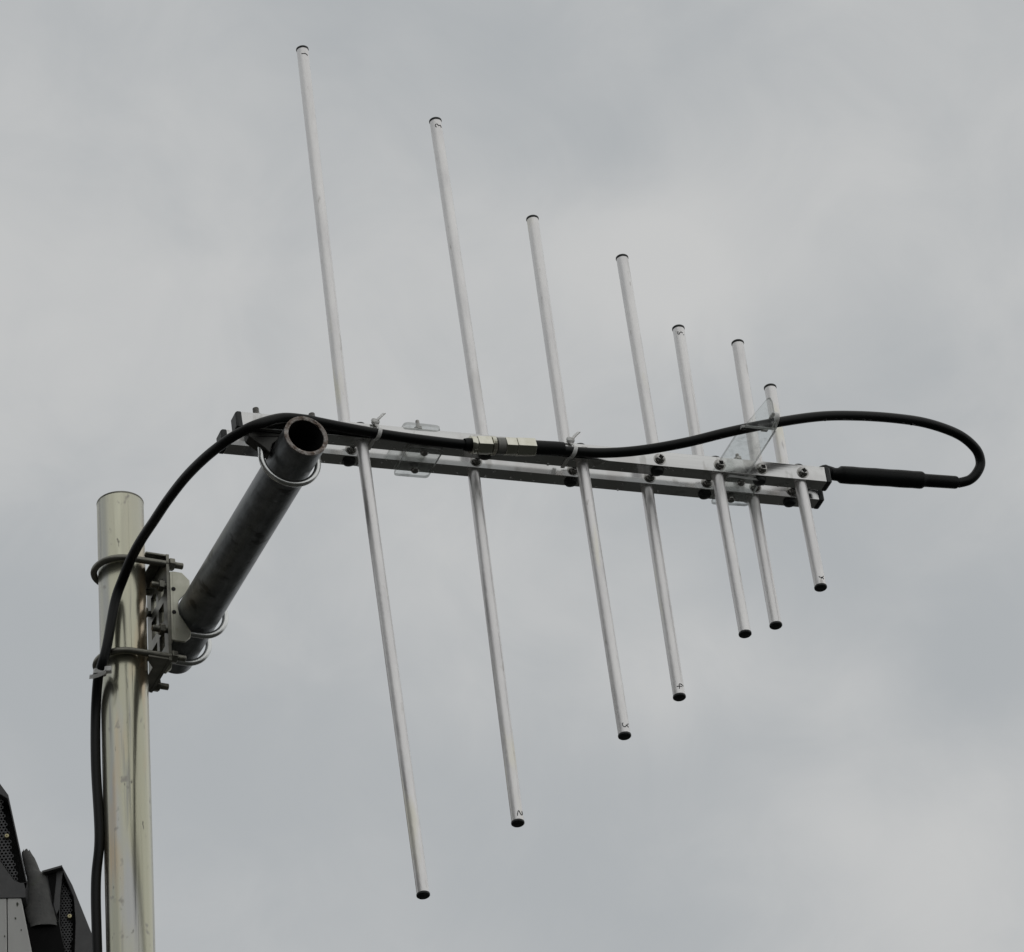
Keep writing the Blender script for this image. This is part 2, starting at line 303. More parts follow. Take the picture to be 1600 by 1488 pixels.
CABLE_AIR = [(-0.23914, 4.92056, 4.94051), (-0.2567, 4.92547, 4.93493), (-0.2709, 4.93547, 4.9325), (-0.29117, 4.96195, 4.93419), (-0.31229, 4.998, 4.93773), (-0.3328, 5.03874, 4.93963), (-0.34969, 5.07872, 4.94268), (-0.36538, 5.11783, 4.94703), (-0.37758, 5.15061, 4.94826), (-0.38809, 5.17567, 4.94124), (-0.3968, 5.18416, 4.92119), (-0.40576, 5.1819, 4.86851), (-0.41144, 5.18529, 4.84893), (-0.41641, 5.19697, 4.84036), (-0.42048, 5.21092, 4.80667)]

# ------------------------------------------------------------------ ground
bm = NB(); add_box(bm, (-400, -400, -0.4), (400, 400, 0.0))
obj('ground', bm, M_GROUND, kind='structure')

# ------------------------------------------------------------------ house at the lower left
HX, HZ, HN = V(1, 0, 0), V(0, 0, 1), V(0, 1, 0)
def hprism(bm, poly, y, depth): add_prism(bm, poly, (0, y, 0), HX, HZ, HN, depth)
def ring_prism(bm, outer, inner, y, depth):
    """plate with an opening"""
    ov = [bm.verts.new((x, y, z)) for x, z in outer]; iv = [bm.verts.new((x, y, z)) for x, z in inner]
    es = [bm.edges.new((l[i], l[(i + 1) % len(l)])) for l in (ov, iv) for i in range(len(l))]
    r = bmesh.ops.triangle_fill(bm, edges=es, use_beauty=True)
    fs = [g for g in r['geom'] if isinstance(g, bmesh.types.BMFace)]
    ext = bmesh.ops.extrude_face_region(bm, geom=fs)
    bmesh.ops.translate(bm, verts=[g for g in ext['geom'] if isinstance(g, bmesh.types.BMVert)], vec=(0, depth, 0))
def in_poly(p, poly):
    c = False; n = len(poly)
    for i in range(n):
        (x1, y1), (x2, y2) = poly[i], poly[(i + 1) % n]
        if (y1 > p[1]) != (y2 > p[1]) and p[0] < (x2 - x1) * (p[1] - y1) / (y2 - y1) + x1: c = not c
    return c
def vent_mesh(poly, y, cell, parent):
    """moulded honeycomb grille: open hexagon cells of thin bars over a dark back plate"""
    bm = NB(); x0, x1 = min(p[0] for p in poly), max(p[0] for p in poly); z0, z1 = min(p[1] for p in poly), max(p[1] for p in poly)
    rows = int((z1 - z0) / (cell * 0.86)) + 1; cols = int((x1 - x0) / cell) + 2
    for j in range(rows):
        for i in range(cols):
            cx = x0 + (i + 0.5 * (j % 2)) * cell; cz = z0 + j * cell * 0.86
            if not in_poly((cx, cz), poly): continue
            ro, ri = cell * 0.565, cell * 0.36
            hx = [(math.cos(PI / 6 + k * PI / 3), math.sin(PI / 6 + k * PI / 3)) for k in range(6)]
            a = [bm.verts.new((cx + q[0] * ro, y, cz + q[1] * ro)) for q in hx]; b = [bm.verts.new((cx + q[0] * ri, y, cz + q[1] * ri)) for q in hx]
            c = [bm.verts.new((cx + q[0] * ri, y + 0.003, cz + q[1] * ri)) for q in hx]
            for k in range(6):
                l = (k + 1) % 6
                bm.faces.new((a[k], a[l], b[l], b[k])); bm.faces.new((b[k], b[l], c[l], c[k]))
    return obj('vent_mesh', bm, M_MESH, parent, kind='stuff')
HY = 7.80
def depth_fit(poly, e):
    """outline measured on the plane of the verge boards, carried to a plane e in front of (-) or behind (+) it"""
    return [(x * (1 + e / HY), z + e * 0.57) for x, z in poly]
house = thing('house', 'house with dark mesh vented roof end caps over pale wall boards, lower left corner', 'house', mw=Matrix.Translation((-3.2, 9.5, 0)))
def hobj(name, bm, m, parent=None, **kw):
    """house pieces are written in world coordinates and parented to the house"""
    o = obj(name, bm, m, parent or house, **kw)
    if parent is None: o.matrix_parent_inverse = house.matrix_basis.inverted()
    return o
wall_poly = [(-0.735, 5.98), (-0.735, 0.0), (-5.6, 0.0), (-5.6, 6.50), (-1.20, 6.50)]
bm = NB(); hprism(bm, wall_poly, HY + 0.12, 3.4); hobj('wall', bm, M_WALL)
bm = NB(); hprism(bm, [(-0.70, 5.98), (-0.80, 6.10), (-1.20, 6.54), (-5.75, 6.54), (-5.75, 6.68), (-1.16, 6.68), (-0.72, 6.14)], HY + 0.06, 3.5); hobj('roof', bm, M_TILE)
bm = NB()                                          # unseen side wing, added and shaped to reflect dark in the mast
add_prism(bm, [(-1.7, 0.0), (5.05, 0.0), (5.05, 5.44), (1.6, 6.44), (-1.7, 5.48)], (-2.19, 0, 0), (0, 1, 0), (0, 0, 1), (-1, 0, 0), 4.0); hobj('unseen_wing_wall', bm, M_WALL)
bm = NB()
add_prism(bm, [(-1.95, 5.42), (1.6, 6.45), (5.25, 5.39), (5.25, 5.52), (1.6, 6.60), (-1.95, 5.55)], (-2.05, 0, 0), (0, 1, 0), (0, 0, 1), (-1, 0, 0), 4.3); hobj('roof', bm, M_TILE)  # roof of the added wing, pitched for that dark reflection
bm = NB(); add_box(bm, (-6.1, 5.06, 0.0), (-2.25, 7.91, 4.6)); hobj('linking_wall', bm, M_WALL)
# white wall boards: two widths with a joint between them
gx = -0.7622
bm = NB(); hprism(bm, depth_fit([(-0.94, 6.113), (gx - 0.0006, 6.1050), (gx - 0.0006, 0.0), (-0.94, 0.0)], -.0335), HY - 0.0335, 0.10); hobj('wall_board', bm, M_BOARD, bevel=0.0012)
bm = NB(); hprism(bm, depth_fit([(gx + 0.0006, 6.1050), (-0.7417, 6.1035), (-0.7272, 6.0136), (-0.708, 5.88), (-0.708, 0.0), (gx + 0.0006, 0.0)], -.0335), HY - 0.0335, 0.10); vb = hobj('wall_board', bm, M_BOARD, bevel=0.0012)
for (x, z), r in zip(SPECKS, (0.0030, 0.0018, 0.0014, 0.0014, 0.0016)):
    poly = [(x + r * math.cos(k * PI / 4) * random.uniform(.5, .8), z + r * math.sin(k * PI / 4) * random.uniform(.8, 1.4)) for k in range(8)]
    bm = NB(); hprism(bm, depth_fit(poly, -.0341), HY - 0.0341, 0.0004); hobj('lichen_speck', bm, M_SPECK, vb)
# upper end cap
bm = NB(); ring_prism(bm, depth_fit(UP_SHELL, -.035), depth_fit(UP_OPEN, -.035), HY - 0.035, 0.03)
cap = hobj('verge_cap', bm, M_CAP, bevel=0.001, label='upper dark grey end cap with slanting mesh vent')
bm = NB(); hprism(bm, depth_fit(UP_SHELL, -.035), HY - 0.006, 0.09); hobj('cap_body', bm, M_CAPBACK, cap)
vent_mesh(depth_fit(UP_MESH, -.026), HY - 0.026, 0.0056, cap)
def wood_screw(x, z, y, parent):
    bm = NB(); add_lathe(bm, (x, y, z), (0, -1, 0), [(0.0012, -0.012), (0.0012, 0.0), (0.0042, 0.0), (0.0042, 0.0012), (0.0030, 0.0030), (0.0012, 0.0034), (0.0008, 0.0022), (0, 0.0022)], 16)
    hobj('screw', bm, M_SCREWY, parent)
wood_screw(*depth_fit(SCREWS, -.028)[0], HY - 0.028, cap)
# lower end cap, its left slot a sheet coloured black for shade
bm = NB(); ring_prism(bm, depth_fit(LO_SHELL, -.008), depth_fit(LO_OPEN, -.008), HY - 0.008, 0.028)
cap2 = hobj('verge_cap', bm, M_CAP, bevel=0.001, label='lower dark grey end cap with upright mesh vent')
bm = NB(); hprism(bm, depth_fit(LO_SHELL, -.008), HY + 0.0205, 0.09); hobj('cap_body', bm, M_CAPBACK, cap2)
bm = NB(); hprism(bm, depth_fit(LO_SLOT, -.0095), HY - 0.0095, 0.001); hobj('cap_slot', bm, M_VOIDSHADE, cap2)
bm = NB(); hprism(bm, depth_fit([(-0.7112, 6.1462), (-0.6822, 6.1535), (-0.6817, 6.1505), (-0.7095, 6.1435)], -.018), HY - 0.018, 0.04); hobj('cap_lip', bm, M_CAP, cap2)
vent_mesh(depth_fit(LO_MESH, .004), HY + 0.004, 0.0046, cap2)
wood_screw(*depth_fit(SCREWS, .001)[1], HY + 0.001, cap2)
# rounded verge tile between the caps, broken at its upper rim
TILE_ROWS = [(-0.7399, -0.7284, 6.1762), (-0.7395, -0.7243, 6.1717), (-0.7387, -0.7207, 6.1652), (-0.7369, -0.7171, 6.1554), (-0.7348, -0.7132, 6.1424), (-0.7339, -0.7058, 6.1378), (-0.7322, -0.7027, 6.1292), (-0.7333, -0.6993, 6.1101), (-0.7371, -0.6977, 6.0975), (-0.7364, -0.6938, 6.0784), (-0.732, -0.6904, 6.0612), (-0.7294, -0.6882, 6.0496)]      # left, right edge and height
bm = NB(); seg = 20; rows = []
for i, (xl, xr, z) in enumerate(TILE_ROWS):
    row = []
    for k in range(seg + 1):
        a = PI * k / seg; x = (xl + xr) / 2 - math.cos(a) * (xr - xl) / 2
        jz = (random.uniform(-0.0015, 0.0035) + math.sin(a) * 0.002 if i == 0 else random.uniform(-0.0006, 0.0006)) if i < 2 else 0.0006 * mnoise.noise((k * .9, i * 1.7, 3))
        row.append(bm.verts.new((x + 0.0005 * mnoise.noise((k * .7, i * .9, 8)), HY - 0.002 - math.sin(a) ** 0.75 * min(0.013, (xr - xl) * 0.42), z + jz)))
    rows.append(row)
for a, b in zip(rows, rows[1:]):
    for k in range(seg):
        f = bm.faces.new((a[k], b[k], b[k + 1], a[k + 1])); f.smooth = True
for r, mi in ((rows[-1], 1), (rows[0], 0)):
    bk = [bm.verts.new((v.co.x, HY + 0.004, v.co.z)) for v in r]
    for k in range(seg): bm.faces.new((r[k], bk[k], bk[k + 1], r[k + 1])).material_index = mi
hobj('roof_tile', bm, [M_TILE, M_VOIDSHADE])  # underside faces coloured black, shade put into the colour
bm = NB(); hprism(bm, [(-0.7349, 6.0563), (-0.6882, 6.0557), (-0.6781, 5.9974), (-0.668, 5.88), (-0.7095, 5.88)], HY - 0.0085, 0.10); hobj('under_tile_shade', bm, M_VOIDSHADE)  # black block filling the void below the tile as painted shadow

# ------------------------------------------------------------------ mast
bm = NB()
top = 5.0562
add_lathe(bm, (MAST.x, MAST.y, 0), (0, 0, 1), [(0.0235, 0.0), (0.0235, 1.0), (0.0235, 3.0), (0.0235, 4.0), (0.0235, top - 0.001), (0.0229, top), (0.0210, top), (0.0205, top - 0.002), (0.0205, 4.3), (0, 4.3)], 48)
mast = tag(obj('mast', bm, M_MAST), 'upright galvanised steel pole with yellowish sheen, carrying the arm', 'pole')
bm = NB(); add_lathe(bm, (MAST.x, MAST.y, 0), (0, 0, 1), [(0.02352, top - 0.0020), (0.02365, top - 0.0016), (0.02365, top - 0.0002), (0.0229, top + 0.0003), (0.0206, top + 0.0003)], 48); obj('cut_rim', bm, M_DARKZN, mast)
bm = NB()                                          # weld seam down the tube
sa = math.radians(-66); add_tube(bm, [(MAST.x + 0.02345 * math.cos(sa), MAST.y + 0.02345 * math.sin(sa), z) for z in (3.5, 4.2, 4.7, 5.055)], 0.00022, 6)
obj('weld_seam', bm, M_MAST, mast)

# ------------------------------------------------------------------ arm
bm = NB(); RA = 0.0217; back = ARM_END - AX * 0.406
L_ = 0.406
add_lathe(bm, back, AX, [(RA - 0.0038, L_ * .0), (RA, 0.0), (RA, 0.1), (RA, 0.25), (RA, L_ - 0.0012)], 48)
arm = tag(obj('support_arm', bm, M_ARM), 'dull grey steel tube reaching from the pole to the antenna booms', 'tube')
bm = NB(); add_lathe(bm, back, AX, [(RA - 0.0038, 0.0), (RA - 0.0038, 0.2), (RA - 0.0038, L_ - 0.001)], 48); obj('bore', bm, M_BORE, arm)
bm = NB()                                          # rough sawn, rusty rim
u, w = frame(AX); rings = []
for r, h in ((RA, L_ - 0.0014), (RA + 0.0001, L_), (RA - 0.0018, L_ + 0.0006), (RA - 0.0038, L_), (RA - 0.0039, L_ - 0.0014)):
    ring = []
    for k in range(72):
        a = 2 * PI * k / 72; j = 0.0006 * mnoise.noise((math.cos(a) * 6, math.sin(a) * 6, h * 900 + r * 300)) if r < RA + 0.00005 and h > L_ - .001 else 0
        ring.append(bm.verts.new(back + AX * (h + j) + (u * math.cos(a) + w * math.sin(a)) * (r + j * 0.8)))
    rings.append(ring)
for a, b in zip(rings, rings[1:]):
    for k in range(72):
        f = bm.faces.new((a[k], a[(k + 1) % 72], b[(k + 1) % 72], b[k])); f.smooth = True
obj('cut_rim', bm, M_RUST, arm)

# ------------------------------------------------------------------ clamp that ties arm to mast
def bolt_thread(bm, p, d, length, r):
    """threaded end: a fine stack of ridges"""
    n = max(6, int(length / 0.0006)); prof = [(0, 0)]
    for i in range(n): prof.append((r * (1.0 if i % 2 else 0.90), length * i / n))
    prof += [(r * 0.85, length), (0, length)]
    add_lathe(bm, p, d, prof, 14)
def hex_nut(parent, p, d, r=0.0055, h=0.005, m=None, name='nut'):
    bm = NB(); d = V(d).normalized(); u, w = frame(d)
    poly = [(r * math.cos(k * PI / 3 + .3), r * math.sin(k * PI / 3 + .3)) for k in range(6)]
    add_prism(bm, poly, p, u, w, d, h)
    return obj(name, bm, m or M_ZINC, parent, bevel=0.0005)
def u_bolt(parent, c, leg, side, ra, rw, leglen, thread, m, nut_at, mt=None):
    mt = mt or M_DARKZN
    """c centre of the bend, leg = direction the legs run, side = direction between the legs"""
    c, leg, side = V(c), V(leg), V(side)
    pts = [c + side * ra + leg * leglen]
    pts += [c + side * ra + leg * (leglen * .5)]
    for k in range(25):
        a = PI * k / 24; pts.append(c + side * (ra * math.cos(a)) - leg * (ra * math.sin(a)))
    pts += [c - side * ra + leg * (leglen * .5), c - side * ra + leg * leglen]
    bm = NB(); add_tube(bm, pts, rw, 14)
    o = obj('u_bolt', bm, m, parent)
    for s in (1, -1):
        bm = NB(); bolt_thread(bm, c + side * (s * ra) + leg * leglen, leg, thread, rw * 1.02); obj('thread', bm, mt, o)
    for s in (1, -1): hex_nut(o, c + side * (s * ra) + leg * nut_at, leg, rw * 1.95, rw * 1.6, mt)
    return o
clamp = thing('pipe_clamp', 'zinc plated crossover bracket with U bolts joining the upright pole and arm', 'bracket', mw=Matrix.Translation(MAST))
def cobj(name, bm, m, **kw):
    o = obj(name, bm, m, clamp, **kw); return o
def cm(r, a, z): return RT * r + AX * a + UPZ * z     # clamp coordinates
# channel on the mast side: web and two notched flanges
def slotted(bm, r0, r1, a_cuts, z_cuts):
    """plate in the AX-UPZ plane with a window in every second cell"""
    for face in (r0, r1):
        g = [[bm.verts.new(cm(face, a, z)) for z in z_cuts] for a in a_cuts]
        if face == r0: g0 = g
    na, nz = len(a_cuts) - 1, len(z_cuts) - 1
    solid = lambda i, j: 0 <= i < na and 0 <= j < nz and not (i % 2 and j % 2)
    for i in range(na):
        for j in range(nz):
            if not solid(i, j): continue
            for q in (g0, g): bm.faces.new((q[i][j], q[i + 1][j], q[i + 1][j + 1], q[i][j + 1]))
            for di, dj, e in ((-1, 0, ((i, j), (i, j + 1))), (1, 0, ((i + 1, j), (i + 1, j + 1))), (0, -1, ((i, j), (i + 1, j))), (0, 1, ((i, j + 1), (i + 1, j + 1)))):
                if not solid(i + di, j + dj):
                    (a, b), (c, d) = e; bm.faces.new((g0[a][b], g0[c][d], g[c][d], g[a][b]))
A_CUTS = (-0.033, -0.0205, -0.0045, 0.0025, 0.0185, 0.030)
bm = NB(); slotted(bm, 0.0365, 0.0395, A_CUTS, (-0.0622, -0.040, -0.0205, -0.0095, 0.0115, 0.0215, 0.040, 0.0612)); cobj('web', bm, M_DARKZN)
for z0, z1 in ((0.0586, 0.0610), (-0.0620, -0.0596)):
    poly = [(0.0366, -0.0329), (0.0155, -0.0329), (0.0155, -0.0262), (0.0262, -0.010), (0.0262, 0.010), (0.0155, 0.0242), (0.0155, 0.0299), (0.0366, 0.0299)]
    bm = NB(); add_prism(bm, poly, UPZ * z0, RT, AX, UPZ, z1 - z0); cobj('flange', bm, M_DARKZN, bevel=0.0006)
# saddle channel on the arm side: web and two V notched cheeks
bm = NB(); slotted(bm, 0.0397, 0.0420, (-0.031, -0.0205, -0.0045, 0.0025, 0.0185, 0.031), (-0.0385, -0.036, -0.0205, -0.0095, 0.0115, 0.0215, 0.0385, 0.0405)); cobj('saddle_web', bm, M_YELLOW)
for a0 in (0.0288, -0.0312):
    poly = [(0.0420, -0.0392), (0.0535, -0.0392), (0.0590, -0.0335), (0.0600, -0.0265), (0.0483, -0.008), (0.0470, 0.0), (0.0483, 0.008), (0.0600, 0.024), (0.0600, 0.0335), (0.0520, 0.0413), (0.0420, 0.0413)]
    bm = NB(); add_prism(bm, poly, AX * a0, RT, UPZ, AX, 0.0024); cobj('saddle_cheek', bm, M_YELLOW, bevel=0.0006)
for a0, z0 in ((0.0315, 0.0205), (0.0315, -0.0065)):
    bm = NB(); add_lathe(bm, cm(0.0428, a0, z0), AX, [(0, -0.0004), (0.0022, -0.0004), (0.0022, 0.0002), (0, 0.0002)], 12); cobj('punched_hole', bm, M_BORE)
for z0 in (0.0515, -0.0565):
    u_bolt(clamp, cm(-0.0005, 0, z0), RT, AX, 0.0272, 0.0034, 0.0365, 0.0185, M_DARKZN, 0.0402)
for a0 in (0.0262, -0.0262):
    u_bolt(clamp, cm(0.0722, a0, 0), -RT, UPZ, 0.0255, 0.0033, 0.0345, 0.0165, M_ZINC, 0.0385)

# ------------------------------------------------------------------ antenna (coordinates along the booms)
ant = thing('log_periodic_antenna', 'aluminium rod antenna with seven pairs of tapering rods on twin square booms', 'antenna', mw=ANT)
def aobj(name, bm, m, parent=None, **kw): return obj(name, bm, m, parent or ant, **kw)
BH, BD = 0.0088, 0.0080                              # half height and half depth of a boom
def make_boom(x0, x1, y, label):
    bm = NB(); add_box(bm, (x0, y - BD, -BH), (x1, y + BD, BH)); b = aobj('boom', bm, M_BOOM, bevel=0.0006, label=label)
    for xe, s in ((x0, -1), (x1, 1)):
        bm = NB()
        q = lambda h, dd: [(-dd, -h), (dd, -h), (dd, h), (-dd, h)]
        r0 = [bm.verts.new((xe, y + p[0], p[1])) for p in q(BH + .0002, BD + .0002)]
        r1 = [bm.verts.new((xe + s * 0.0042, y + p[0], p[1])) for p in q(BH + .0002, BD + .0002)]
        r2 = [bm.verts.new((xe + s * 0.0058, y + p[0], p[1])) for p in q(BH - .0010, BD - .0010)]
        for a, b_ in ((r0, r1), (r1, r2)):
            for k in range(4): bm.faces.new((a[k], a[(k + 1) % 4], b_[(k + 1) % 4], b_[k]))
        bm.faces.new(r2); bm.faces.new(list(reversed(r0)))
        aobj('end_cap', bm, M_PLASTIC, b, bevel=0.0006)
    # rain drops hanging along the lower edges
    bm = NB()
    for i in range(46):
        x = random.uniform(x0 + .01, x1 - .01); yy = y + random.choice((-1, 1, 1)) * random.uniform(.3, 1) * BD * 0.9; r = random.uniform(.0006, .0013)
        mt = Matrix.Translation((x, yy, -BH - r * .15)) @ Matrix.Diagonal((1.2, 1.2, .75, 1))
        bmesh.ops.create_uvsphere(bm, u_segments=8, v_segments=5, radius=r, matrix=mt)
    for f in bm.faces: f.smooth = True
    aobj('rain_drop', bm, M_DROP, b, kind='stuff')
    return b
make_boom(-0.1065, 0.4962, 0.0, 'near boom, bright face with screw heads')
make_boom(-0.1115, 0.5005, FAR, 'far boom, half hidden behind the near one')
# seven pairs of rods: (root along the boom, boom, tip along the boom, tip height)
RODS = [('1u', .0127, 1, .0194, .4922), ('1d', .0154, 0, .0182, -.5095), ('2u', .1414, 0, .1390, .3941), ('2d', .1403, 1, .1348, -.4047),
        ('3u', .2406, 1, .2424, .3085), ('3d', .2413, 0, .2422, -.3191), ('4u', .3197, 0, .3186, .2468), ('4d', .3207, 1, .3196, -.2494),
        ('5u', .3811, 1, .3824, .1900), ('5d', .3827, 0, .3843, -.1916), ('6u', .4273, 0, .4292, .1555), ('6d', .4325, 1, .4338, -.1571),
        ('7u', .4714, 1, .4720, .1282), ('7d', .4707, 0, .4730, -.1296)]
RR = 0.00585
for key, xr, far, xt, zt in RODS:
    y = FAR * far; s = 1 if zt > 0 else -1
    a = V(xr, y, -s * (BH - 0.001)); b = V(xt, y, zt); d = (b - a).normalized(); ln = (b - a).length
    bm = NB(); add_lathe(bm, a, d, [(0, 0), (RR, 0)] + [(RR, ln * k / 8) for k in range(1, 8)] + [(RR, ln - 0.0012), (RR - 0.0005, ln - 0.0008), (0, ln - 0.0008)], 28)
    rod = aobj('element_rod', bm, M_ROD)
    bm = NB(); add_lathe(bm, a, d, [(0, ln - 0.0009), (0.0062, ln - 0.0009), (0.0064, ln - 0.0003), (0.0063, ln + 0.0010), (0.0055, ln + 0.0018), (0, ln + 0.0021)], 28)
    aobj('end_cap', bm, M_PLASTIC, rod)
    if key in GLYPHS:
        bm = NB()
        for path in GLYPHS[key]:
            pp = []
            for p in path:
                p = V(p); t = (p - a).dot(d); c = a + d * t; pp.append(c + (p - c).normalized() * (RR + 0.00006))
            add_tube(bm, smooth_path(pp, 4), 0.00042, 6)
        aobj('number', bm, M_INK, rod)
    # rubber plug on the boom face opposite the rod
    bm = NB(); add_lathe(bm, (xr, y, -s * BH), (0, 0, -s), [(0.0066, -0.0004), (0.0066, 0.0014), (0.0056, 0.0030), (0.0030, 0.0037), (0, 0.0038)], 20)
    aobj('end_plug', bm, M_PLASTIC)
    # screw through the boom face into the rod
    bm = NB(); add_lathe(bm, (xr + 0.0008, y - BD, -0.0006), (0, -1, 0), [(0.0062, -0.0002), (0.0062, 0.0006), (0.0050, 0.0006), (0.0049, 0.0020), (0.0040, 0.0036), (0.0024, 0.0044), (0.0022, 0.0044), (0.0016, 0.0026), (0, 0.0024)], 24)
    sc = aobj('screw', bm, M_STEEL)
    bm = NB(); o_ = V(xr + 0.0008, y - BD - 0.0038, -0.0006); an = random.uniform(0, PI)
    for k in range(2):
        e = V(math.cos(an + k * PI / 2), 0, math.sin(an + k * PI / 2)); g = V(-e.z, 0, e.x)
        add_box(bm, (-0.0026, -0.0005, -0.0004), (0.0026, 0.0005, 0.00095 + k * .00005), e, g, (0, -1, 0), o_)
    aobj('screw_slot', bm, M_BORE, sc)
# clear acrylic plates bolted across both booms
def edge_mat(o):
    ns = [f.area for f in o.data.polygons]; big = max(ns)
    for f in o.data.polygons: f.material_index = 0 if f.area > big * 0.5 else 1
def clear_plate(poly, z0, th, rad, bolts, nuts_up):
    bm = NB(); add_prism(bm, rounded(poly, rad), (0, 0, z0), (1, 0, 0), (0, 1, 0), (0, 0, 1), th)
    p = aobj('spacer_plate', bm, [M_HAZE, M_SHEETEDGE]); edge_mat(p)
    for x, y in bolts:
        if nuts_up:
            bm = NB(); bolt_thread(bm, (x, y, z0 + th - 0.001), (0, 0, 1), 0.0125, 0.0020); bo = aobj('bolt', bm, M_STEEL, p); 
            bm = NB(); add_prism(bm, [(0.0042 * math.cos(k * PI / 3), 0.0042 * math.sin(k * PI / 3)) for k in range(6)], (x, y, z0 + th + .0001), (1, 0, 0), (0, 1, 0), (0, 0, 1), 0.0034); aobj('nut', bm, M_STEEL, p, bevel=.0004)
        else:
            bm = NB(); add_lathe(bm, (x, y, z0), (0, 0, -1), [(0.0040, -0.0001), (0.0040, 0.0012), (0.0030, 0.0026), (0, 0.0030)], 18); aobj('bolt', bm, M_STEEL, p)
    return p
clear_plate([(.0610, -.0065), (.0972, -.0050), (.0968, .0435), (.0618, .0440)], -BH - .0034, 0.003, 0.004, [(.0790, .0010), (.0795, .0310)], False)
clear_plate([(.0570, -.0125), (.0950, -.0115), (.0945, .0420), (.0580, .0420)], BH + .0003, 0.003, 0.006, [(.0757, 0.0), (.0760, .0300)], True)
clear_plate([(.3915, -.0060), (.4268, -.0040), (.4300, .0410), (.3915, .0430)], -BH - .0034, 0.003, 0.004, [(.4080, .0015), (.4085, .0310)], False)
# upper plate: reaches forward to carry the cable, its front turned up to a point
bm = NB(); add_prism(bm, rounded([(.3885, -.0600), (.4246, -.0600), (.4246, .0420), (.3880, .0420)], 0.002), (0, 0, BH + .0003), (1, 0, 0), (0, 1, 0), (0, 0, 1), 0.003)
sp = aobj('cable_support', bm, [M_SHEET, M_SHEETEDGE]); edge_mat(sp)
bm = NB(); add_prism(bm, rounded([(.3900, BH + .0003), (.4246, BH + .0003), (.4246, .0425), (.4225, .0465), (.4190, .0440)], 0.002), (0, -.0632, 0), (1, 0, 0), (0, 0, 1), (0, 1, 0), 0.003); edge_mat(aobj('lip', bm, [M_SHEET, M_SHEETEDGE], sp))
bm = NB(); bolt_thread(bm, (.4080, 0.0, BH + .0032), (0, 0, 1), 0.008, 0.002); aobj('bolt', bm, M_STEEL, sp)
bm = NB(); add_prism(bm, [(0.0042 * math.cos(k * PI / 3), 0.0042 * math.sin(k * PI / 3)) for k in range(6)], (.4080, 0, BH + .0034), (1, 0, 0), (0, 1, 0), (0, 0, 1), 0.0034); aobj('nut', bm, M_STEEL, sp, bevel=.0004)

# ------------------------------------------------------------------ U bolt and saddle that hold the booms on the arm
bc = thing('boom_clamp', 'bright U bolt and dark saddle fixing antenna booms to the open arm end', 'clamp', mw=ANT)
poly = [(-.1005, -.0090), (-.0995, -.0160), (-.0850, -.0270), (-.0800, -.0330), (-.0765, -.0220), (-.0680, -.0142), (-.0555, -.0104), (-.0430, -.0142), (-.0345, -.0220), (-.0315, -.0300), (-.0260, -.0240), (-.0200, -.0140), (-.0195, -.0090)]
bm = NB(); add_prism(bm, poly, (0, -.0030, 0), (1, 0, 0), (0, 0, 1), (0, 1, 0), 0.012); obj('saddle', bm, M_SADDLE, bc, bevel=0.0007)
u_bolt(bc, (-.0587, 0.0035, -.0335), (0, 0, 1), (1, 0, 0), 0.0282, 0.0031, 0.0400, 0.0160, M_ZINC, 0.0424, M_STEEL)

# ------------------------------------------------------------------ coaxial cable
def A2W(p): return ANT @ V(p)
cable = thing('coaxial_cable', 'thick black cable looping from the antenna tip along the booms and down the pole', 'cable', mw=Matrix.Translation(A2W((0.1885, -.0145, -.006))))
CI = cable.matrix_basis.inverted()
def kobj(name, bm, m, **kw):
    o = obj(name, bm, m, cable, **kw); o.matrix_parent_inverse = CI.copy(); return o
RC = 0.00495
tip = smooth_path([A2W(p) for p in CABLE_TIP], 10)
bm = NB(); add_tube(bm, tip, RC, 18); kobj('sheath', bm, M_RUBBER)
down = [A2W(p) for p in CABLE_BOOM] + [V(p) for p in CABLE_AIR] + [V(p) for p in ((-0.42125, 5.2115, 4.74965), (-0.4190, 5.2085, 4.6702), (-0.42361, 5.21267, 4.62082), (-0.42373, 5.21266, 4.54493), (-0.4215, 5.2130, 4.3), (-0.4225, 5.2120, 3.8), (-0.4210, 5.2150, 3.0), (-0.4222, 5.2120, 1.5), (-0.4230, 5.2120, 0.005))]
bm = NB(); add_tube(bm, smooth_path(down, 10), RC, 18); kobj('sheath', bm, M_RUBBER)
# moulded sleeve at the tip
s0, s1 = A2W((.5140, .008, .0128)), A2W((.6104, .008, .0158)); sd_ = (s1 - s0).normalized(); sl = (s1 - s0).length
bm = NB(); add_lathe(bm, s0, sd_, [(0, -0.004), (0.0062, -0.004), (0.0066, 0.0035), (0.0086, 0.0065), (0.0088, 0.010)] + [(0.0088 + 0.00015 * math.sin(k * 1.9), 0.01 + (sl - 0.014) * k / 10) for k in range(1, 11)] + [(0.0085, sl - 0.002), (0.0068, sl + 0.0005), (0.0066, sl + 0.004), (0.0065, sl + 0.0345), (0.0060, sl + 0.0362), (RC, sl + 0.0364)], 28); kobj('heat_shrink_sleeve', bm, M_SLEEVE)
bm = NB(); add_tube(bm, smooth_path([A2W(p) for p in ((.4880, .0150, .0090), (.4945, .0150, .0112), (.5010, .0130, .0148), (.5060, .010, .0165), (.5135, .008, .0130))], 5), [0.0020] + [0.0038] * 4 + [0.0046] * 4 + [0.0062] * 3 + [0.0070] * 4 + [0.0062] * 4 + [0.006], 14); kobj('feed_boot', bm, M_SLEEVE)
bm = NB(); add_lathe(bm, A2W((.4850, .0165, BH)), ANT.to_3x3() @ V(0, 0, 1), [(0.004, 0), (0.004, 0.001), (0.0022, 0.0018), (0.0020, 0.0055), (0, 0.006)], 12); kobj('feed_terminal', bm, M_STEEL)
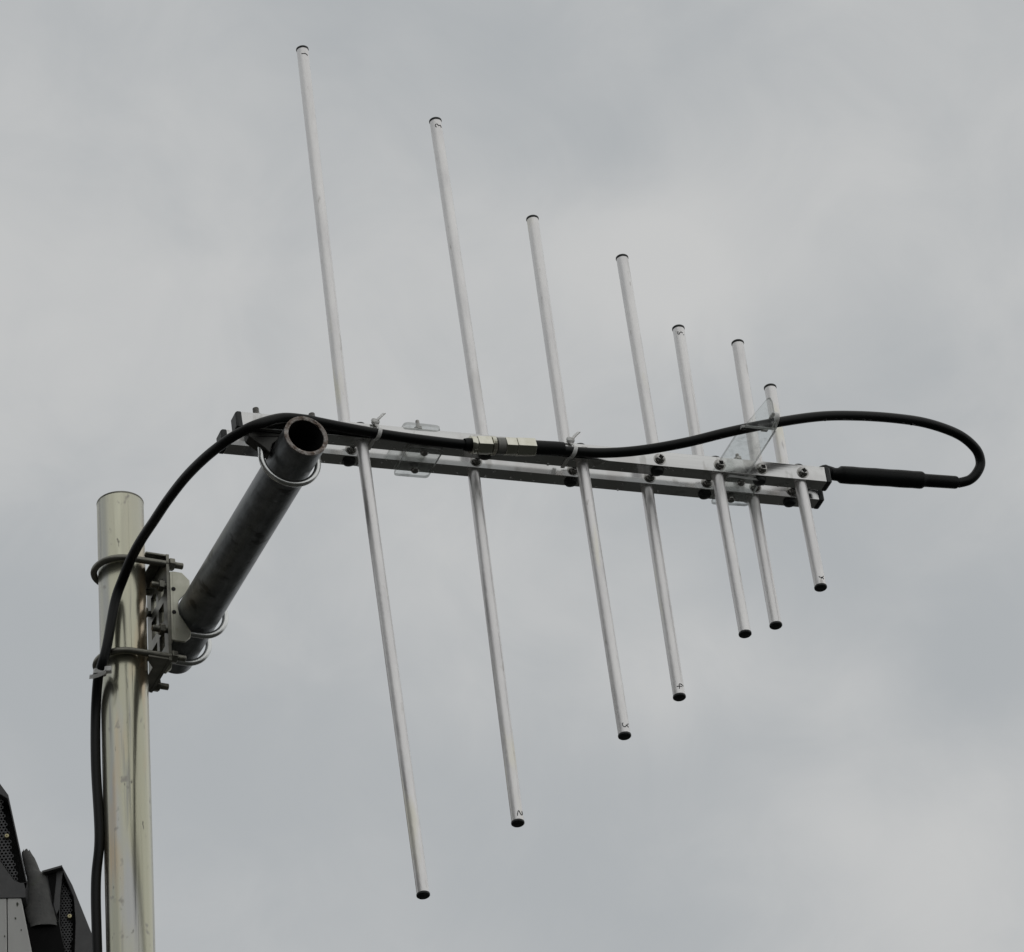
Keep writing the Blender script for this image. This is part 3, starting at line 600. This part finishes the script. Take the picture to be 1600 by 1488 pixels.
# pair of connectors where the two lengths meet
c0, c1 = A2W((.1195, -.0172, -.0115)), A2W((.1890, -.0160, -.0066)); cd = (c1 - c0).normalized(); cl = (c1 - c0).length
def conn(name, prof, m, seg=28): 
    bm = NB(); add_lathe(bm, c0, cd, prof, seg); return kobj(name, bm, m)
def hexpiece(name, h0, h1, r, m, n=6):
    bm = NB(); u = ANT.to_3x3() @ V(0, -1, 0.10); u = (u - cd * u.dot(cd)).normalized(); w = cd.cross(u); add_prism(bm, [(r * math.cos((k + .5) * 2 * PI / n), r * math.sin((k + .5) * 2 * PI / n)) for k in range(n)], c0 + cd * h0, u, w, cd, h1 - h0); kobj(name, bm, m, bevel=0.0005)
conn('cable_boot', [(0.0058, -0.006), (0.0066, -0.003), (0.0066, 0.002), (0.0058, 0.003)], M_SLEEVE)
conn('clamp_ring', [(0.005, 0.0), (0.0085, 0.0002), (0.0089, 0.0015), (0.0089, 0.0040), (0.0083, 0.0058), (0.006, 0.006)], M_BRASS)
hexpiece('clamp_nut', 0.0064, 0.0210, 0.0097, M_BRASS)
conn('knurled_ring', [(0.006, 0.0212), (0.0094, 0.0214)] + [(0.0094 - 0.0006 * (k % 2), 0.0216 + k * 0.0006) for k in range(8)] + [(0.006, 0.0268)], M_BRASS)
conn('coupling_tape', [(0.006, 0.027), (0.0084, 0.0272), (0.0084, 0.0350), (0.006, 0.0354)], M_GREYTAPE)
hexpiece('coupling_nut', 0.0357, 0.0470, 0.0094, M_BRASS)
hexpiece('socket_body', 0.0474, 0.0665, 0.0097, M_BRASS)
conn('cable_boot', [(0.0052, 0.0660), (0.0071, 0.0668), (0.0070, 0.090), (0.0066, 0.0975), (0.0052, 0.0980)], M_SLEEVE)
# rain drops hanging on the underside
bm = NB()
for i in range(26):
    p = tip[random.randrange(50, 125)]; r = random.uniform(.0007, .0015)
    bmesh.ops.create_uvsphere(bm, u_segments=8, v_segments=6, radius=r, matrix=Matrix.Translation(p + V(random.uniform(-.0015, .0015), -.0008, -RC - r * .1)) @ Matrix.Diagonal((1.3, 1.1, .8, 1)))
for f in bm.faces: f.smooth = True
kobj('rain_drop', bm, M_DROP, kind='stuff')

# ------------------------------------------------------------------ cable ties
def ribbon(bm, pts, ax, wd, th, closed=True):
    """flat band through pts, width along ax"""
    pts = [V(p) for p in pts]; ax = V(ax).normalized(); n = len(pts); rows = []
    for i, p in enumerate(pts):
        t = (pts[(i + 1) % n] - pts[i - 1]) if closed else (pts[min(i + 1, n - 1)] - pts[max(0, i - 1)])
        nn = t.cross(ax).normalized() * (th / 2)
        rows.append([bm.verts.new(p + ax * (wd / 2 * s1) + nn * s2) for s1, s2 in ((-1, -1), (1, -1), (1, 1), (-1, 1))])
    for i in range(n if closed else n - 1):
        a, b = rows[i], rows[(i + 1) % n]
        for k in range(4): bm.faces.new((a[k], a[(k + 1) % 4], b[(k + 1) % 4], b[k]))
    if not closed: bm.faces.new(rows[0]); bm.faces.new(rows[-1])
def boom_tie(x, cy, cz, label, slant):
    """band round the near boom and the cable, head on the upper front edge, tail up to the right"""
    t = thing('cable_tie', label, 'cable tie', 'white nylon ties round the booms', mw=ANT @ Matrix.Translation((x, cy, cz)))
    bm = NB(); q = RC + 0.0008; pts = []
    pts += [(0, BD - cy + .0008, BH - cz + .0008), (0, -BD - cy - .0004, BH - cz + .0008), (0.0006, -BD - cy - .0032, BH - cz - .003)]
    for k in range(9):
        a = math.radians(60 - k * 20); pts.append((slant * (k - 2) / 9, -math.cos(a) * q, math.sin(a) * q))
    pts += [(slant, -BD - cy + .002, -BH - cz - .0008), (slant, BD - cy + .0008, -BH - cz - .0008)]
    ribbon(bm, pts, (1, 0, 0), 0.0040, 0.0010); obj('band', bm, M_NYLON, t, bevel=.0002)
    bm = NB(); add_box(bm, (-.0042, -.0026, -.0024), (.0036, .0020, .0024), o=(0, -BD - cy - .0020, BH - cz + .0018)); obj('head', bm, M_NYLON, t, bevel=.0010)
    bm = NB(); ribbon(bm, [(0.001, -BD - cy - .004, BH - cz + .002), (.0045, -BD - cy - .0050, BH - cz + .0060), (.0085, -BD - cy - .0055, BH - cz + .0098)], (.55, -.6, -.35), 0.0034, 0.0009, False); obj('tail', bm, M_NYLON, t)
    return t
def near_cable(x):
    ps = CABLE_BOOM + CABLE_TIP; p = min(ps, key=lambda q: abs(q[0] - x)); return p
boom_tie(0.0285, -.0145, -.0066, 'white nylon tie beside the longest rod, binding cable to boom', -.0035)
boom_tie(0.2285, -.0145, -.0062, 'white nylon tie beside the third rod, just right of the brassy connector', -.0045)
t = thing('cable_tie', 'faint clear tie holding the cable to the upturned plastic support lip', 'cable tie', 'white nylon ties round the booms', mw=ANT @ Matrix.Translation((.4255, -.0520, .0235)))
bm = NB(); q = RC + .0009
ribbon(bm, [(0, math.cos(k * PI / 9) * (q + .0045) - .0040, math.sin(k * PI / 9) * (q + .0008)) for k in range(18)], (1, 0, 0), 0.0044, 0.0011); obj('band', bm, M_NYLON, t)
bm = NB(); add_box(bm, (-.0040, -.003, -.003), (.0030, .002, .003), o=(-.006, .006, -.003)); obj('head', bm, M_NYLON, t, bevel=.0008)
mp_ = V(-0.41389, 5.19070, 4.84438)
t = thing('cable_tie', 'white nylon tie round the cable at the lower U bolt of the pole', 'cable tie', 'white nylon ties round the booms', mw=Matrix.Translation(mp_))
bm = NB(); dv = V(-.15, .25, -1).normalized(); u, w = frame(dv)
ribbon(bm, [(u * math.cos(k * PI / 8) + w * math.sin(k * PI / 8)) * 0.0062 for k in range(16)], dv, 0.0046, 0.0011); obj('band', bm, M_NYLON, t)
bm = NB(); add_box(bm, (-.0035, -.003, -.003), (.0035, .003, .003), o=(.0085, -.0055, -.0010)); obj('head', bm, M_NYLON, t, bevel=.0010)
bm = NB(); ribbon(bm, smooth_path([(.0075, -.0070, -.0010), (.0035, -.0085, -.0062), (-.0040, -.0075, -.0085), (-.0095, -.0060, -.0080)], 4), (0.2, -.5, .8), 0.0042, 0.0011, False); obj('tail', bm, M_NYLON, t)
